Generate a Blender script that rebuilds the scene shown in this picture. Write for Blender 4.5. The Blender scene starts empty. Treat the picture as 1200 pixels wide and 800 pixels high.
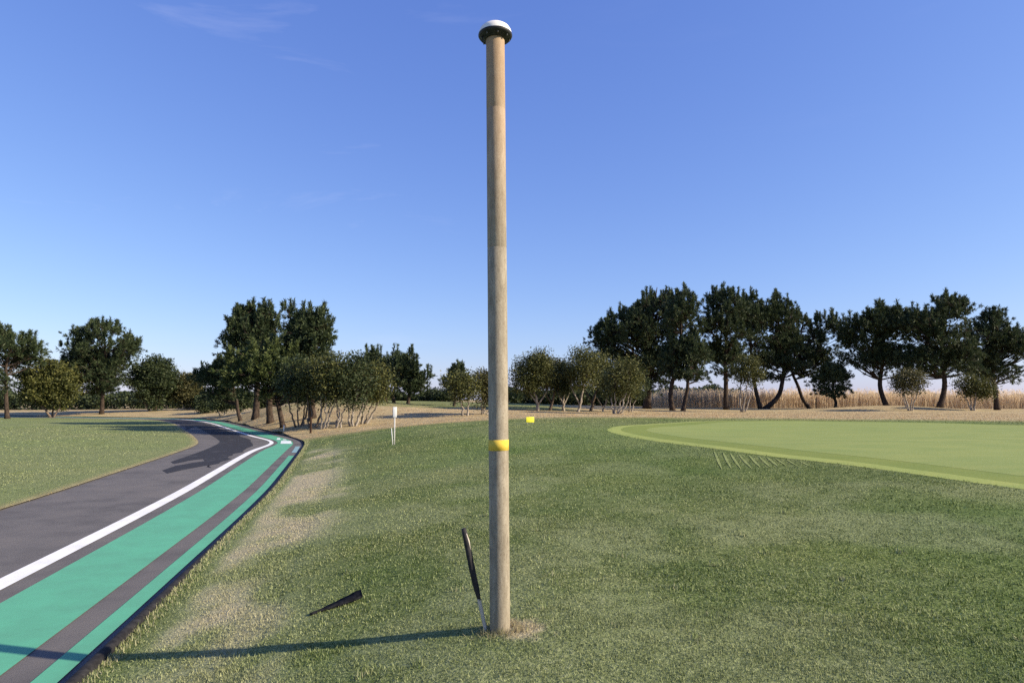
import bpy, math, random, mathutils, mathutils.geometry
import numpy as np

SEED = 11
rng = np.random.default_rng(SEED)
random.seed(SEED)
C = bpy.context.scene.collection
R = math.radians

# ------------------------------------------------------------------ camera
F = 762.0                      # focal length in pixels of a 1200 px wide frame
EYE = 1.55
PITCH = math.atan(68.0 / F)
cam_d = bpy.data.cameras.new('camera')
cam = bpy.data.objects.new('camera', cam_d)
C.objects.link(cam)
cam.location = (0, 0, EYE)
cam.rotation_euler = (R(90) + PITCH, 0, 0)
cam_d.sensor_fit = 'HORIZONTAL'
cam_d.sensor_width = 36
cam_d.lens = 36 * F / 1200
cam_d.clip_start = 0.05
cam_d.clip_end = 8000
bpy.context.scene.camera = cam
CT, ST = math.cos(PITCH), math.sin(PITCH)


def ray(u, v):
    a, q = (u - 600) / F, (400 - v) / F
    fwd, up = CT - ST * q, ST + CT * q
    return a / fwd, up / fwd            # x and z change per metre of y


def at_z(u, v, z):
    rx, rz = ray(u, v)
    y = (z - EYE) / rz
    return (rx * y, y, z)


def at_y(u, v, y):
    rx, rz = ray(u, v)
    return (rx * y, y, EYE + rz * y)


# sun
SUN_AZ, SUN_EL = R(14), R(28)          # azimuth: degrees behind straight right
SUN = np.array([math.cos(SUN_AZ) * math.cos(SUN_EL), -math.sin(SUN_AZ) * math.cos(SUN_EL), math.sin(SUN_EL)])


# ------------------------------------------------------------------ noise
def _hash(ix, iy, s):
    h = (ix.astype(np.int64) * 374761393 + iy.astype(np.int64) * 668265263 + s * 1442695041) & 0x7fffffff
    h = ((h ^ (h >> 13)) * 1274126177) & 0x7fffffff
    h = h ^ (h >> 16)
    return (h & 0xffff) / 65535.0


def vnoise(x, y, s=0):
    ix, iy = np.floor(x), np.floor(y)
    fx, fy = x - ix, y - iy
    fx, fy = fx * fx * (3 - 2 * fx), fy * fy * (3 - 2 * fy)
    a, b = _hash(ix, iy, s), _hash(ix + 1, iy, s)
    c, d = _hash(ix, iy + 1, s), _hash(ix + 1, iy + 1, s)
    return (a * (1 - fx) + b * fx) * (1 - fy) + (c * (1 - fx) + d * fx) * fy


def fbm(x, y, s=0, o=4):
    t, a, n = 0, 0.5, 0
    for i in range(o):
        t = t + a * vnoise(x * 2 ** i, y * 2 ** i, s + i)
        n += a
        a *= 0.55
    return t / n


def sstep(a, b, x):
    t = np.clip((x - a) / (b - a), 0, 1)
    return t * t * (3 - 2 * t)


# ------------------------------------------------------------------ cart path line (right kerb)
ZR = -0.5
kpx = [(219, 679), (258, 640), (292.5, 606), (324, 572), (345, 542), (354, 529), (357.5, 521), (355, 517.3), (348, 514.3),
       (325, 507.8), (301, 502), (278, 496.3), (264, 493.7), (245, 491.5), (215, 490.1), (150, 489.2)]
kp = [np.array(at_z(u, v, ZR)[:2]) for u, v in kpx]
d0 = (kp[0] - kp[2]); d0 /= np.linalg.norm(d0)
kp = [kp[0] + d0 * 22, kp[0] + d0 * 14, kp[0] + d0 * 7, kp[0] + d0 * 3] + kp
d1 = kp[-1] - kp[-2]; d1 /= np.linalg.norm(d1)
kp = kp + [kp[-1] + d1 * 20, kp[-1] + d1 * 45]
kp = np.array(kp)


def smooth_poly(p, step, passes=10):
    seg = np.linalg.norm(np.diff(p, axis=0), axis=1)
    t = np.concatenate([[0], np.cumsum(seg)])
    n = max(8, int(t[-1] / step))
    tt = np.linspace(0, t[-1], n)
    q = np.stack([np.interp(tt, t, p[:, k]) for k in range(2)], 1)
    for _ in range(passes):
        q[1:-1] = q[1:-1] * 0.5 + (q[:-2] + q[2:]) * 0.25
    return q


KERB = smooth_poly(kp, 0.35, 14)
kt = np.gradient(KERB, axis=0)
kt /= np.linalg.norm(kt, axis=1)[:, None]
KN = np.stack([kt[:, 1], -kt[:, 0]], 1)        # to the right (lawn side)
KLEN = np.concatenate([[0], np.cumsum(np.linalg.norm(np.diff(KERB, axis=0), axis=1))])


def kerb_s(x, y):
    """signed distance to the kerb line, positive on the lawn side"""
    x, y = np.asarray(x, float).ravel(), np.asarray(y, float).ravel()
    Kc = KERB[::3]; Nc = KN[::3]
    a, b = Kc[:-1], Kc[1:]
    ab = b - a
    l2 = (ab ** 2).sum(1)
    best = np.full(x.shape, 1e9); sgn = np.ones(x.shape)
    for i in range(len(a)):
        px, py = x - a[i, 0], y - a[i, 1]
        t = np.clip((px * ab[i, 0] + py * ab[i, 1]) / l2[i], 0, 1)
        dx, dy = px - t * ab[i, 0], py - t * ab[i, 1]
        d = dx * dx + dy * dy
        m = d < best
        best[m] = d[m]
        cr = ab[i, 1] * px - ab[i, 0] * py
        sgn[m] = np.where(cr[m] >= 0, 1, -1)
    return np.sqrt(best) * sgn


# ------------------------------------------------------------------ terrain
PB = np.array(at_z(586, 738, 0))               # pole base
sh = -SUN[:2] / np.linalg.norm(SUN[:2])
ctrl = [tuple(PB)]
for u, v in ((490, 745), (400, 754), (310, 760), (219, 766)):    # the lawn falls away to the left of the pole
    rx, rz = ray(u, v)
    t = (rx * PB[1] - PB[0]) / (sh[0] - rx * sh[1])
    y = PB[1] + sh[1] * t
    ctrl.append((PB[0] + sh[0] * t, y, EYE + rz * y))
for u, v, z in [(600, 800, 0), (900, 800, .03), (1200, 800, .06), (800, 700, .03), (1100, 700, .08), (600, 620, .05), (900, 620, .12),
                (1180, 620, .2), (600, 560, .12), (800, 560, .2), (1000, 560, .3), (640, 523, .3), (640, 500, .6), (640, 492, .63),
                (640, 487, .62), (720, 503, .56), (860, 528, .42), (981, 543, .36), (850, 505, .5), (981, 500, .52), (1150, 500, .5),
                (1190, 560, .33), (420, 510, .05), (462, 521, .1), (500, 500, .4), (450, 560, -.1), (400, 600, -.18), (350, 640, -.26),
                (415, 497, .04), (352, 500, -.1), (330, 478, .85), (300, 480.5, .55), (480, 473, 1.15), (560, 472.5, 1.18), (480, 480, .78),
                (545, 487, .5), (620, 481.5, .68), (677, 482, .58), (722, 485, .56), (786, 481, .53), (896, 478.5, .58),
                (981, 480, .55), (1150, 480, .5), (758, 478.5, .62), (440, 486, .5)]:
    ctrl.append(at_z(u, v, z))
ctrl += [(0, 0, 0), (4, 0, .04), (0, -8, 0), (12, -8, .1), (-1.6, 0, -.3), (25, 8, .3), (40, 30, .4), (70, 60, .5), (-30, 105, .3),
         (0, 100, .6), (40, 105, .5), (-60, 110, .1), (30, -20, .2), (0, -25, 0), (90, 20, .3), (110, 80, .4)]
for i in range(8, len(KERB), 14):
    ctrl.append((KERB[i, 0], KERB[i, 1], -0.435))
ctrl = np.array(ctrl)


def _tpsk(r2):
    return np.where(r2 > 1e-9, 0.5 * r2 * np.log(np.maximum(r2, 1e-9)), 0)


_n = len(ctrl)
_P = np.concatenate([np.ones((_n, 1)), ctrl[:, :2]], 1)
_K = _tpsk(((ctrl[:, None, :2] - ctrl[None, :, :2]) ** 2).sum(2)) + np.eye(_n) * 0.02
_A = np.zeros((_n + 3, _n + 3))
_A[:_n, :_n] = _K; _A[:_n, _n:] = _P; _A[_n:, :_n] = _P.T
_w = np.linalg.solve(_A, np.concatenate([ctrl[:, 2], np.zeros(3)]))


def z_lawn(x, y):
    """height of the turf surface, wherever there is turf right of the path"""
    x, y = np.atleast_1d(np.asarray(x, float)), np.atleast_1d(np.asarray(y, float))
    z = _w[_n] + _w[_n + 1] * x + _w[_n + 2] * y
    for i in range(_n):
        z = z + _w[i] * _tpsk((x - ctrl[i, 0]) ** 2 + (y - ctrl[i, 1]) ** 2)
    far = sstep(85, 150, np.hypot(x, y - 10))
    z = np.clip(z, -1.0, 1.6) * (1 - far) + 0.15 * far
    z = z + 0.45 * np.exp(-((x - 36) ** 2 / 40 + (y - 62) ** 2 / 14))          # grass bank by the reeds
    z = z + (fbm(x * .35, y * .35, 5) - .5) * 0.05 * sstep(5, 12, np.hypot(x, y))
    return z


def z_ground(x, y):
    s = kerb_s(x, y).reshape(np.shape(x))
    z = z_lawn(x, y)
    zr = np.full_like(z, ZR - 0.12)
    zl = np.full_like(z, -0.492)
    under = z - 0.06
    w = sstep(0.9, 1.3, s)
    zz = z * w + under * (1 - w)
    zz = np.where(s < 0.02, zr, zz)
    wl = sstep(-5.3, -5.0, s)
    zz = np.where(s < -4.9, zr * wl + zl * (1 - wl), zz)
    far = sstep(85, 140, np.hypot(x, y))
    return np.where(s < 0.02, zz * (1 - far) + (-0.3) * far, zz)


def gz(x, y):
    s = kerb_s([x], [y])[0]
    return float(z_lawn(x, y)[0]) if s > 0 else (-0.48 if s < -4.6 else ZR)


# ------------------------------------------------------------------ turf attributes
def turf(x, y):
    """dry straw amount, bare tan amount, lushness at points of the ground"""
    x, y = np.asarray(x, float), np.asarray(y, float)
    s = kerb_s(x, y).reshape(x.shape)
    n1, n2, n3 = fbm(x * .55, y * .55, 21), fbm(x * 2.2, y * 2.2, 22), fbm(x * .16, y * .16, 23)
    r = np.hypot(x, y)
    dry = np.minimum(.27, sstep(.42, .74, n1) * .42 * (0.6 + .8 * n2)) * (1 - .62 * sstep(9, 17, r))
    verge = (1 - sstep(.7, 2.0, s + (n2 - .5) * .8)) * sstep(-.1, .05, s) * (.25 + .75 * sstep(.30, .52, fbm(x * .7 + 3, y * .45, 25, 3))) * sstep(.1, .5, s) * (1 - sstep(20, 27, y))
    dry = dry + verge * 1.0 * (0.5 + n2)
    dp = np.hypot(x - PB[0] - .13, y - PB[1] + .02)
    dry = dry + (1 - sstep(.08, .24, dp * (.45 + 1.1 * fbm(x * 14, y * 14, 44, 3)))) * .75
    edge = 33.5 + (n1 - .5) * 3.0 + (n2 - .5) * 2 + np.where(x > -2, .6, 0)
    tan = .55 * sstep(edge - 4, edge, y) + .45 * sstep(edge - .8, edge + .9, y)
    green_top = sstep(51, 55, y + (n1 - .5) * 6) * (1 - sstep(2, 8, x)) * sstep(-24, -12, x)
    tan = tan * (1 - .85 * green_top) * (0.66 + .55 * n2)
    patch = (sstep(.52, .62, fbm(x * .12 + 9, y * .3, 29)) * sstep(18, 24, y) * .55) * (1 - sstep(33, 36, y))
    lush = sstep(.35, .7, n3)
    left = s < -4.4
    tan = np.where(left, sstep(-5.0, -4.5, s) * .8, tan + patch * .08)
    dry = np.where(left, .25, dry)
    return np.clip(dry, 0, 1), np.clip(tan, 0, 1), lush


# ------------------------------------------------------------------ mesh building
class MB:
    def __init__(self):
        self.v, self.f, self.n = [], [], 0
        self.uv = None

    def add(self, v, f):
        v = np.asarray(v, float).reshape(-1, 3)
        self.v.append(v)
        for ff in (f if isinstance(f, (list, tuple)) else [f]):
            ff = np.asarray(ff, np.int64)
            if len(ff):
                self.f.append(ff + self.n)
        self.n += len(v)

    def tube(self, pts, rad, sides=8, cap=True):
        pts = np.asarray(pts, float)
        rad = np.broadcast_to(np.asarray(rad, float), (len(pts),))
        tg = np.gradient(pts, axis=0)
        tg /= np.linalg.norm(tg, axis=1)[:, None] + 1e-9
        ref = np.array([0, 0, 1.0]) if abs(tg[0, 2]) < .8 else np.array([1.0, 0, 0])
        a = np.cross(tg, ref); a /= np.linalg.norm(a, axis=1)[:, None] + 1e-9
        b = np.cross(tg, a)
        th = np.arange(sides) * 2 * math.pi / sides
        ring = pts[:, None, :] + rad[:, None, None] * (np.cos(th)[None, :, None] * a[:, None, :] + np.sin(th)[None, :, None] * b[:, None, :])
        k = len(pts)
        i = np.arange(k - 1)[:, None] * sides
        j = np.arange(sides)[None, :]
        j2 = (j + 1) % sides
        q = np.stack([i + j, i + j2, i + sides + j2, i + sides + j], 2).reshape(-1, 4)
        fs = [q]
        if cap and sides >= 3:
            V = np.concatenate([ring.reshape(-1, 3), pts[:1], pts[-1:]])
            c0, c1 = k * sides, k * sides + 1
            jj = np.arange(sides)
            fs.append(np.stack([(jj + 1) % sides, jj, np.full(sides, c0)], 1))
            fs.append(np.stack([(k - 1) * sides + jj, (k - 1) * sides + (jj + 1) % sides, np.full(sides, c1)], 1))
        else:
            V = ring.reshape(-1, 3)
        self.add(V, fs)

    def box(self, c, size, rot=None):
        s = np.array([[x, y, z] for x in (-.5, .5) for y in (-.5, .5) for z in (-.5, .5)]) * np.asarray(size)
        if rot is not None:
            s = s @ np.asarray(rot).T
        self.add(s + np.asarray(c), np.array([[0, 1, 3, 2], [4, 6, 7, 5], [0, 4, 5, 1], [2, 3, 7, 6], [0, 2, 6, 4], [1, 5, 7, 3]]))

    def lathe(self, prof, sides=40, c=(0, 0, 0)):
        prof = np.asarray(prof, float)
        th = np.arange(sides) * 2 * math.pi / sides
        V = np.stack([prof[:, 0:1] * np.cos(th), prof[:, 0:1] * np.sin(th), np.repeat(prof[:, 1:2], sides, 1)], 2).reshape(-1, 3)
        k = len(prof)
        i = np.arange(k - 1)[:, None] * sides
        j = np.arange(sides)[None, :]
        j2 = (j + 1) % sides
        self.add(V + np.asarray(c), np.stack([i + j, i + j2, i + sides + j2, i + sides + j], 2).reshape(-1, 4))

    def build(self, name, mat, parent=None, smooth=False, attrs=None, bevel=0):
        V = np.concatenate(self.v)
        me = bpy.data.meshes.new(name)
        me.vertices.add(len(V))
        me.vertices.foreach_set('co', V.astype(np.float32).ravel())
        idx = np.concatenate([f.ravel() for f in self.f])
        tot = np.concatenate([np.full(len(f), f.shape[1]) for f in self.f])
        st = np.concatenate([[0], np.cumsum(tot)[:-1]])
        me.loops.add(len(idx))
        me.loops.foreach_set('vertex_index', idx.astype(np.int32))
        me.polygons.add(len(tot))
        me.polygons.foreach_set('loop_start', st.astype(np.int32))
        me.polygons.foreach_set('loop_total', tot.astype(np.int32))
        if smooth:
            me.polygons.foreach_set('use_smooth', np.ones(len(tot), bool))
        me.update(calc_edges=True)
        if attrs:
            for k, a in attrs.items():
                at = me.attributes.new(k, 'FLOAT', 'POINT')
                at.data.foreach_set('value', np.asarray(a, np.float32).ravel())
        if mat:
            me.materials.append(mat)
        o = bpy.data.objects.new(name, me)
        C.objects.link(o)
        if parent:
            o.parent = parent
        if bevel:
            m = o.modifiers.new('bevel', 'BEVEL'); m.width = bevel; m.segments = 2; m.limit_method = 'ANGLE'
        return o


def tag(o, label, cat, group=None, kind=None):
    o['label'] = label; o['category'] = cat
    if group: o['group'] = group
    if kind: o['kind'] = kind
    return o


def thing(name, label, cat, loc, group=None, rot=(0, 0, 0)):
    o = bpy.data.objects.new(name, None)
    o.empty_display_size = .2
    C.objects.link(o)
    o.location = loc
    o.rotation_euler = rot
    return tag(o, label, cat, group)


# ------------------------------------------------------------------ materials
class NT:
    """a small helper around a material's node tree"""
    def __init__(self, name):
        self.m = bpy.data.materials.new(name)
        self.m.use_nodes = True
        self.t = self.m.node_tree
        self.b = self.t.nodes['Principled BSDF']
        self.out = self.t.nodes['Material Output']
        self.b.inputs['Roughness'].default_value = .85
        self.b.inputs['Specular IOR Level'].default_value = .25

    def n(self, typ, **kw):
        x = self.t.nodes.new(typ)
        for k, v in kw.items():
            setattr(x, k, v)
        return x

    def l(self, a, b):
        self.t.links.new(a, b)

    def pos(self):
        return self.n('ShaderNodeNewGeometry').outputs['Position']

    def obj(self):
        return self.n('ShaderNodeTexCoord').outputs['Object']

    def noise(self, vec, scale, detail=4, rough=.55, stretch=None):
        if stretch:
            mp = self.n('ShaderNodeMapping'); mp.inputs['Scale'].default_value = stretch
            self.l(vec, mp.inputs['Vector']); vec = mp.outputs['Vector']
        x = self.n('ShaderNodeTexNoise')
        x.inputs['Scale'].default_value = scale; x.inputs['Detail'].default_value = detail; x.inputs['Roughness'].default_value = rough
        self.l(vec, x.inputs['Vector'])
        return x.outputs['Fac']

    def ramp(self, fac, stops):
        x = self.n('ShaderNodeValToRGB')
        e = x.color_ramp.elements
        while len(e) < len(stops): e.new(.5)
        for i, (p, c) in enumerate(stops):
            e[i].position = p
            e[i].color = (*c, 1) if not isinstance(c, (int, float)) else (c, c, c, 1)
        self.l(fac, x.inputs['Fac'])
        return x.outputs['Color']

    def mix(self, fac, a, b, mode='MIX'):
        x = self.n('ShaderNodeMix', data_type='RGBA', blend_type=mode)
        for s, v in ((x.inputs[0], fac), (x.inputs[6], a), (x.inputs[7], b)):
            if hasattr(v, 'is_output'): self.l(v, s)
            elif isinstance(v, (int, float)): s.default_value = v
            else: s.default_value = (*v, 1)
        return x.outputs[2]

    def math(self, op, a, b=None, clamp=False):
        x = self.n('ShaderNodeMath', operation=op, use_clamp=clamp)
        for i, v in enumerate((a, b)):
            if v is None: continue
            if hasattr(v, 'is_output'): self.l(v, x.inputs[i])
            else: x.inputs[i].default_value = v
        return x.outputs[0]

    def attr(self, name):
        return self.n('ShaderNodeAttribute', attribute_name=name).outputs['Fac']

    def island(self):
        return self.n('ShaderNodeNewGeometry').outputs['Random Per Island']

    def color(self, c):
        if hasattr(c, 'is_output'): self.l(c, self.b.inputs['Base Color'])
        else: self.b.inputs['Base Color'].default_value = (*c, 1)
        return self

    def rough(self, r):
        if hasattr(r, 'is_output'): self.l(r, self.b.inputs['Roughness'])
        else: self.b.inputs['Roughness'].default_value = r
        return self

    def bump(self, h, strength=.4, dist=.01):
        x = self.n('ShaderNodeBump')
        x.inputs['Strength'].default_value = strength; x.inputs['Distance'].default_value = dist
        self.l(h, x.inputs['Height']); self.l(x.outputs['Normal'], self.b.inputs['Normal'])
        return self

    def translucent(self, col, amount=.25):
        tr = self.n('ShaderNodeBsdfTranslucent')
        if hasattr(col, 'is_output'): self.l(col, tr.inputs['Color'])
        else: tr.inputs['Color'].default_value = (*col, 1)
        mx = self.n('ShaderNodeMixShader'); mx.inputs[0].default_value = amount
        self.l(self.b.outputs[0], mx.inputs[1]); self.l(tr.outputs[0], mx.inputs[2]); self.l(mx.outputs[0], self.out.inputs['Surface'])
        return self


def mat_turf(name, base, blade=False):
    m = NT(name)
    p = m.pos()
    big = m.noise(p, .5, 5)
    fine = m.noise(p, 34, 3, .7)
    mid = m.noise(p, 7, 4, .6)
    dark, lightg, pale, straw, tan, litter = base
    if blade:
        isl = m.island()
        g = m.ramp(isl, [(0, dark), (.45, lightg), (.72, pale), (1, tuple(min(1, c * 1.08) for c in pale))])
        sel = m.math('ADD', m.math('MULTIPLY', isl, .35), m.math('MULTIPLY', fine, .65))
    else:
        g = m.ramp(m.math('ADD', m.math('MULTIPLY', fine, .75), m.math('MULTIPLY', mid, .25)), [(.34, dark), (.5, lightg), (.68, pale)])
        sel = fine
    tone = m.ramp(big, [(.3, (.72, .82, .70)), (.55, (1, 1, 1)), (.75, (1.1, 1.05, .95))])
    g = m.mix(1.0, g, tone, 'MULTIPLY')
    lush = m.attr('lush')
    g = m.mix(m.math('MULTIPLY', lush, .45), g, m.mix(1.0, g, (.75, .98, .55), 'MULTIPLY'))
    dry = m.attr('dry')
    frost = m.math('MULTIPLY', dry, 1.6, True)
    g = m.mix(m.math('MULTIPLY', frost, m.math('ADD', sel, .2)), g, m.mix(sel, (.21, .23, .10), (.45, .46, .26)))
    f = m.math('MULTIPLY', m.math('MULTIPLY', m.math('SUBTRACT', dry, .3), 1.5, True), m.math('MULTIPLY', m.math('ADD', sel, .15), 1.6), True)
    g = m.mix(f, g, m.mix(sel, tuple(c * .7 for c in straw), straw))
    tanf = m.attr('tan')
    tn = m.mix(m.ramp(m.math('ADD', m.math('MULTIPLY', mid, .45), m.math('MULTIPLY', m.noise(p, 1.1, 5, .6), .55)), [(.40, 0.), (.62, 1.)]), tan, litter)
    g = m.mix(m.math('MULTIPLY', tanf, 1.0, True), g, tn)
    m.color(g).rough(.9)
    m.b.inputs['Specular IOR Level'].default_value = .12
    if blade:
        m.translucent(g, .22)
    else:
        m.bump(m.math('ADD', fine, m.math('MULTIPLY', mid, .6)), .9, .03)
    return m.m


TURF = ((.034, .050, .012), (.112, .146, .040), (.275, .29, .135), (.46, .40, .25), (.47, .375, .205), (.31, .225, .125))
M_ground = mat_turf('turf_ground', TURF)
M_blade = mat_turf('turf_blades', ((.034, .055, .012), (.125, .168, .044), (.36, .385, .19), (.53, .475, .30), (.54, .38, .20), (.40, .26, .14)), True)


def mat_green(name, a, b):
    m = NT(name)
    p = m.pos()
    f = m.noise(p, 30, 3, .7)
    g = m.noise(p, .6, 4, .6, (1, 3, 1))
    c = m.mix(m.ramp(f, [(.3, 0.), (.7, 1.)]), a, b)
    c = m.mix(1.0, c, m.ramp(g, [(.3, (.86, .92, .86)), (.7, (1.1, 1.05, 1))]), 'MULTIPLY')
    m.color(c).bump(f, .4, .008)
    m.b.inputs['Specular IOR Level'].default_value = .12
    return m.m


M_put = mat_green('putting_turf', (.185, .238, .068), (.26, .295, .10))
M_collar = mat_green('collar_turf', (.235, .285, .072), (.325, .36, .112))
M_apron = mat_green('apron_turf', (.15, .195, .042), (.21, .25, .068))
M_mow = mat_green('mown_stripe_turf', (.20, .24, .08), (.29, .32, .12))


def mat_paint(name, c, worn, wear=.35, scale=6, r=.7):
    m = NT(name)
    p = m.pos()
    a = m.noise(p, scale, 6, .65)
    b = m.noise(p, 90, 3, .7)
    w = m.ramp(m.math('ADD', m.math('MULTIPLY', a, .6), m.math('MULTIPLY', b, .4)), [(.5 + .28 * (1 - wear), 0.), (.62 + .28 * (1 - wear), 1.)])
    t = m.mix(m.ramp(m.noise(p, 1.7, 6, .65), [(.33, 0.), (.62, 1.)]), tuple(x * .80 + .012 for x in c), c)
    m.color(m.mix(w, t, worn)).rough(r).bump(b, .35, .004)
    return m.m


M_asphalt = NT('old_asphalt')
_p = M_asphalt.pos(); _f = M_asphalt.noise(_p, 110, 3, .8); _g = M_asphalt.noise(_p, 1.1, 5)
_c = M_asphalt.mix(M_asphalt.ramp(_f, [(.3, 0.), (.75, 1.)]), (.088, .081, .076), (.18, .168, .157))
M_asphalt.color(M_asphalt.mix(1.0, _c, M_asphalt.ramp(_g, [(.3, (.66, .66, .67)), (.5, (.92, .92, .92)), (.7, (1.08, 1.06, 1.03))]), 'MULTIPLY')).bump(_f, .6, .006)
M_asphalt = M_asphalt.m
M_newasphalt = NT('new_asphalt')
_p = M_newasphalt.pos(); _f = M_newasphalt.noise(_p, 120, 3, .8); _g = M_newasphalt.noise(_p, 1.5, 6, .65)
_c = M_newasphalt.mix(M_newasphalt.ramp(_f, [(.3, 0.), (.8, 1.)]), (.016, .016, .018), (.042, .041, .044))
M_newasphalt.color(M_newasphalt.mix(M_newasphalt.ramp(_g, [(.60, 0.), (.72, .6)]), _c, (.13, .125, .12))).bump(_f, .6, .006)
M_newasphalt = M_newasphalt.m
M_greenpaint = mat_paint('green_path_paint', (.10, .36, .215), (.15, .23, .185), .42, 3)
M_bluepaint = mat_paint('pale_path_paint', (.22, .36, .38), (.2, .24, .24), .4)
M_whitepaint = mat_paint('white_line_paint', (.78, .78, .76), (.34, .33, .32), .42)
M_wornwhite = mat_paint('worn_white_paint', (.70, .74, .72), (.12, .33, .24), .75, 9)
M_kerb = NT('black_kerb_rubber')
_f = M_kerb.noise(M_kerb.pos(), 18, 4)
M_kerb.color(M_kerb.ramp(_f, [(.35, (.009, .008, .008)), (.75, (.035, .033, .032))])).rough(.9).bump(_f, .3, .01)
M_kerb = M_kerb.m

# pole
M_pole = NT('weathered_pole')
o = M_pole.obj()
n1 = M_pole.noise(o, 30, 8, .72, (1, 1, .22))
n4 = M_pole.noise(o, 5, 5, .6, (1, 1, .5))
n2 = M_pole.noise(o, 110, 4, .8, (1, 1, .6))
n3 = M_pole.noise(o, 2.2, 4, .6, (1, 1, .6))
c = M_pole.ramp(n1, [(.30, (.195, .168, .122)), (.5, (.295, .258, .192)), (.70, (.40, .358, .275))])
c = M_pole.mix(M_pole.ramp(n2, [(.52, 0.), (.66, .8)]), c, (.17, .125, .085))
sepz = M_pole.n('ShaderNodeSeparateXYZ'); M_pole.l(o, sepz.inputs[0])
c = M_pole.mix(1.0, c, M_pole.ramp(n4, [(.3, (.84, .83, .82)), (.65, (1.04, 1.03, 1.02))]), 'MULTIPLY')
topf = M_pole.n('ShaderNodeMapRange'); topf.inputs[1].default_value = 2.6; topf.inputs[2].default_value = 4.2
M_pole.l(sepz.outputs[2], topf.inputs[0])
c = M_pole.mix(M_pole.math('MULTIPLY', topf.outputs[0], M_pole.math('ADD', n3, .15), True), c, (.38, .235, .125))
botf = M_pole.n('ShaderNodeMapRange'); botf.inputs[1].default_value = .35; botf.inputs[2].default_value = .0
M_pole.l(sepz.outputs[2], botf.inputs[0])
c = M_pole.mix(M_pole.math('MULTIPLY', botf.outputs[0], M_pole.math('MULTIPLY', n3, .9), True), c, (.20, .17, .11))
M_pole.color(c).rough(.75).bump(M_pole.math('ADD', n2, n1), .35, .003)
M_pole = M_pole.m


def mat_simple(name, c1, c2, scale=12, r=.7, bump=.2, dist=.004, spec=.3, stretch=None):
    m = NT(name)
    f = m.noise(m.obj(), scale, 5, .6, stretch)
    m.color(m.ramp(f, [(.32, c1), (.68, c2)])).rough(r).bump(f, bump, dist)
    m.b.inputs['Specular IOR Level'].default_value = spec
    return m.m


M_tape = mat_simple('yellow_tape', (.58, .40, .045), (.72, .52, .08), 24, .85, .1)
M_dome = mat_simple('white_dome_plastic', (.72, .69, .64), (.84, .82, .78), 9, .4)
M_blackplastic = mat_simple('black_plastic', (.012, .012, .013), (.035, .034, .034), 14, .5)
M_scrap = mat_simple('black_rubber_sheet', (.005, .005, .006), (.022, .022, .025), 30, .95, .6, .006, .05)
M_steel = mat_simple('grey_bolt_steel', (.06, .06, .06), (.13, .13, .13), 30, .6)
M_whitewood = mat_simple('pale_wood', (.46, .40, .32), (.68, .62, .52), 30, .8, .3, .003, .2, (1, 1, .1))
M_burnt = mat_simple('black_sleeve', (.010, .010, .012), (.04, .036, .036), 26, .75, .5, .006)
M_white = mat_simple('white_sign_paint', (.76, .75, .71), (.82, .81, .78), 6, .55, 0)
M_greypost = mat_simple('grey_post_paint', (.42, .41, .39), (.60, .58, .54), 14, .7)
M_darkwood = mat_simple('dark_brown_wood', (.030, .017, .011), (.075, .042, .026), 14, .85, .4, .006, .2, (1, 1, .2))
M_yellow = mat_simple('yellow_board_paint', (.80, .74, .04), (.84, .79, .06), 6, .5, 0)
M_barkdark = mat_simple('dark_pine_bark', (.020, .015, .012), (.085, .062, .047), 9, .95, .9, .05, .1, (1, 1, .35))
M_barkpale = mat_simple('pale_grey_bark', (.15, .125, .10), (.38, .335, .275), 7, .9, .6, .02, .1, (1, 1, .3))
M_barkmid = mat_simple('brown_bark', (.08, .06, .045), (.22, .17, .13), 7, .9, .6, .02, .1, (1, 1, .3))


def mat_leaf(name, stops, tr=.18, r=.6):
    m = NT(name)
    isl = m.island()
    big = m.noise(m.pos(), .55, 3)
    c = m.ramp(m.math('ADD', m.math('MULTIPLY', isl, .6), m.math('MULTIPLY', big, .4)), stops)
    m.color(c).rough(r).translucent(c, tr)
    m.b.inputs['Specular IOR Level'].default_value = .25
    return m.m


M_pine = mat_leaf('pine_needles', [(.2, (.017, .031, .014)), (.5, (.043, .064, .026)), (.8, (.098, .120, .052))])
M_pine2 = mat_leaf('young_pine_needles', [(.2, (.028, .046, .014)), (.5, (.068, .090, .026)), (.8, (.125, .145, .045))])
M_leafolive = mat_leaf('olive_leaves', [(.2, (.028, .036, .010)), (.5, (.072, .080, .020)), (.8, (.138, .136, .038))])
M_leafdark = mat_leaf('dark_green_leaves', [(.2, (.014, .026, .010)), (.5, (.034, .050, .018)), (.8, (.070, .085, .030))])
M_leafbrown = mat_leaf('bronze_leaves', [(.2, (.032, .034, .012)), (.5, (.076, .076, .026)), (.8, (.14, .122, .046))])
M_reed = mat_leaf('dry_reed_straw', [(.15, (.47, .36, .23)), (.5, (.67, .54, .37)), (.85, (.80, .68, .50))], .5, .9)

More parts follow.
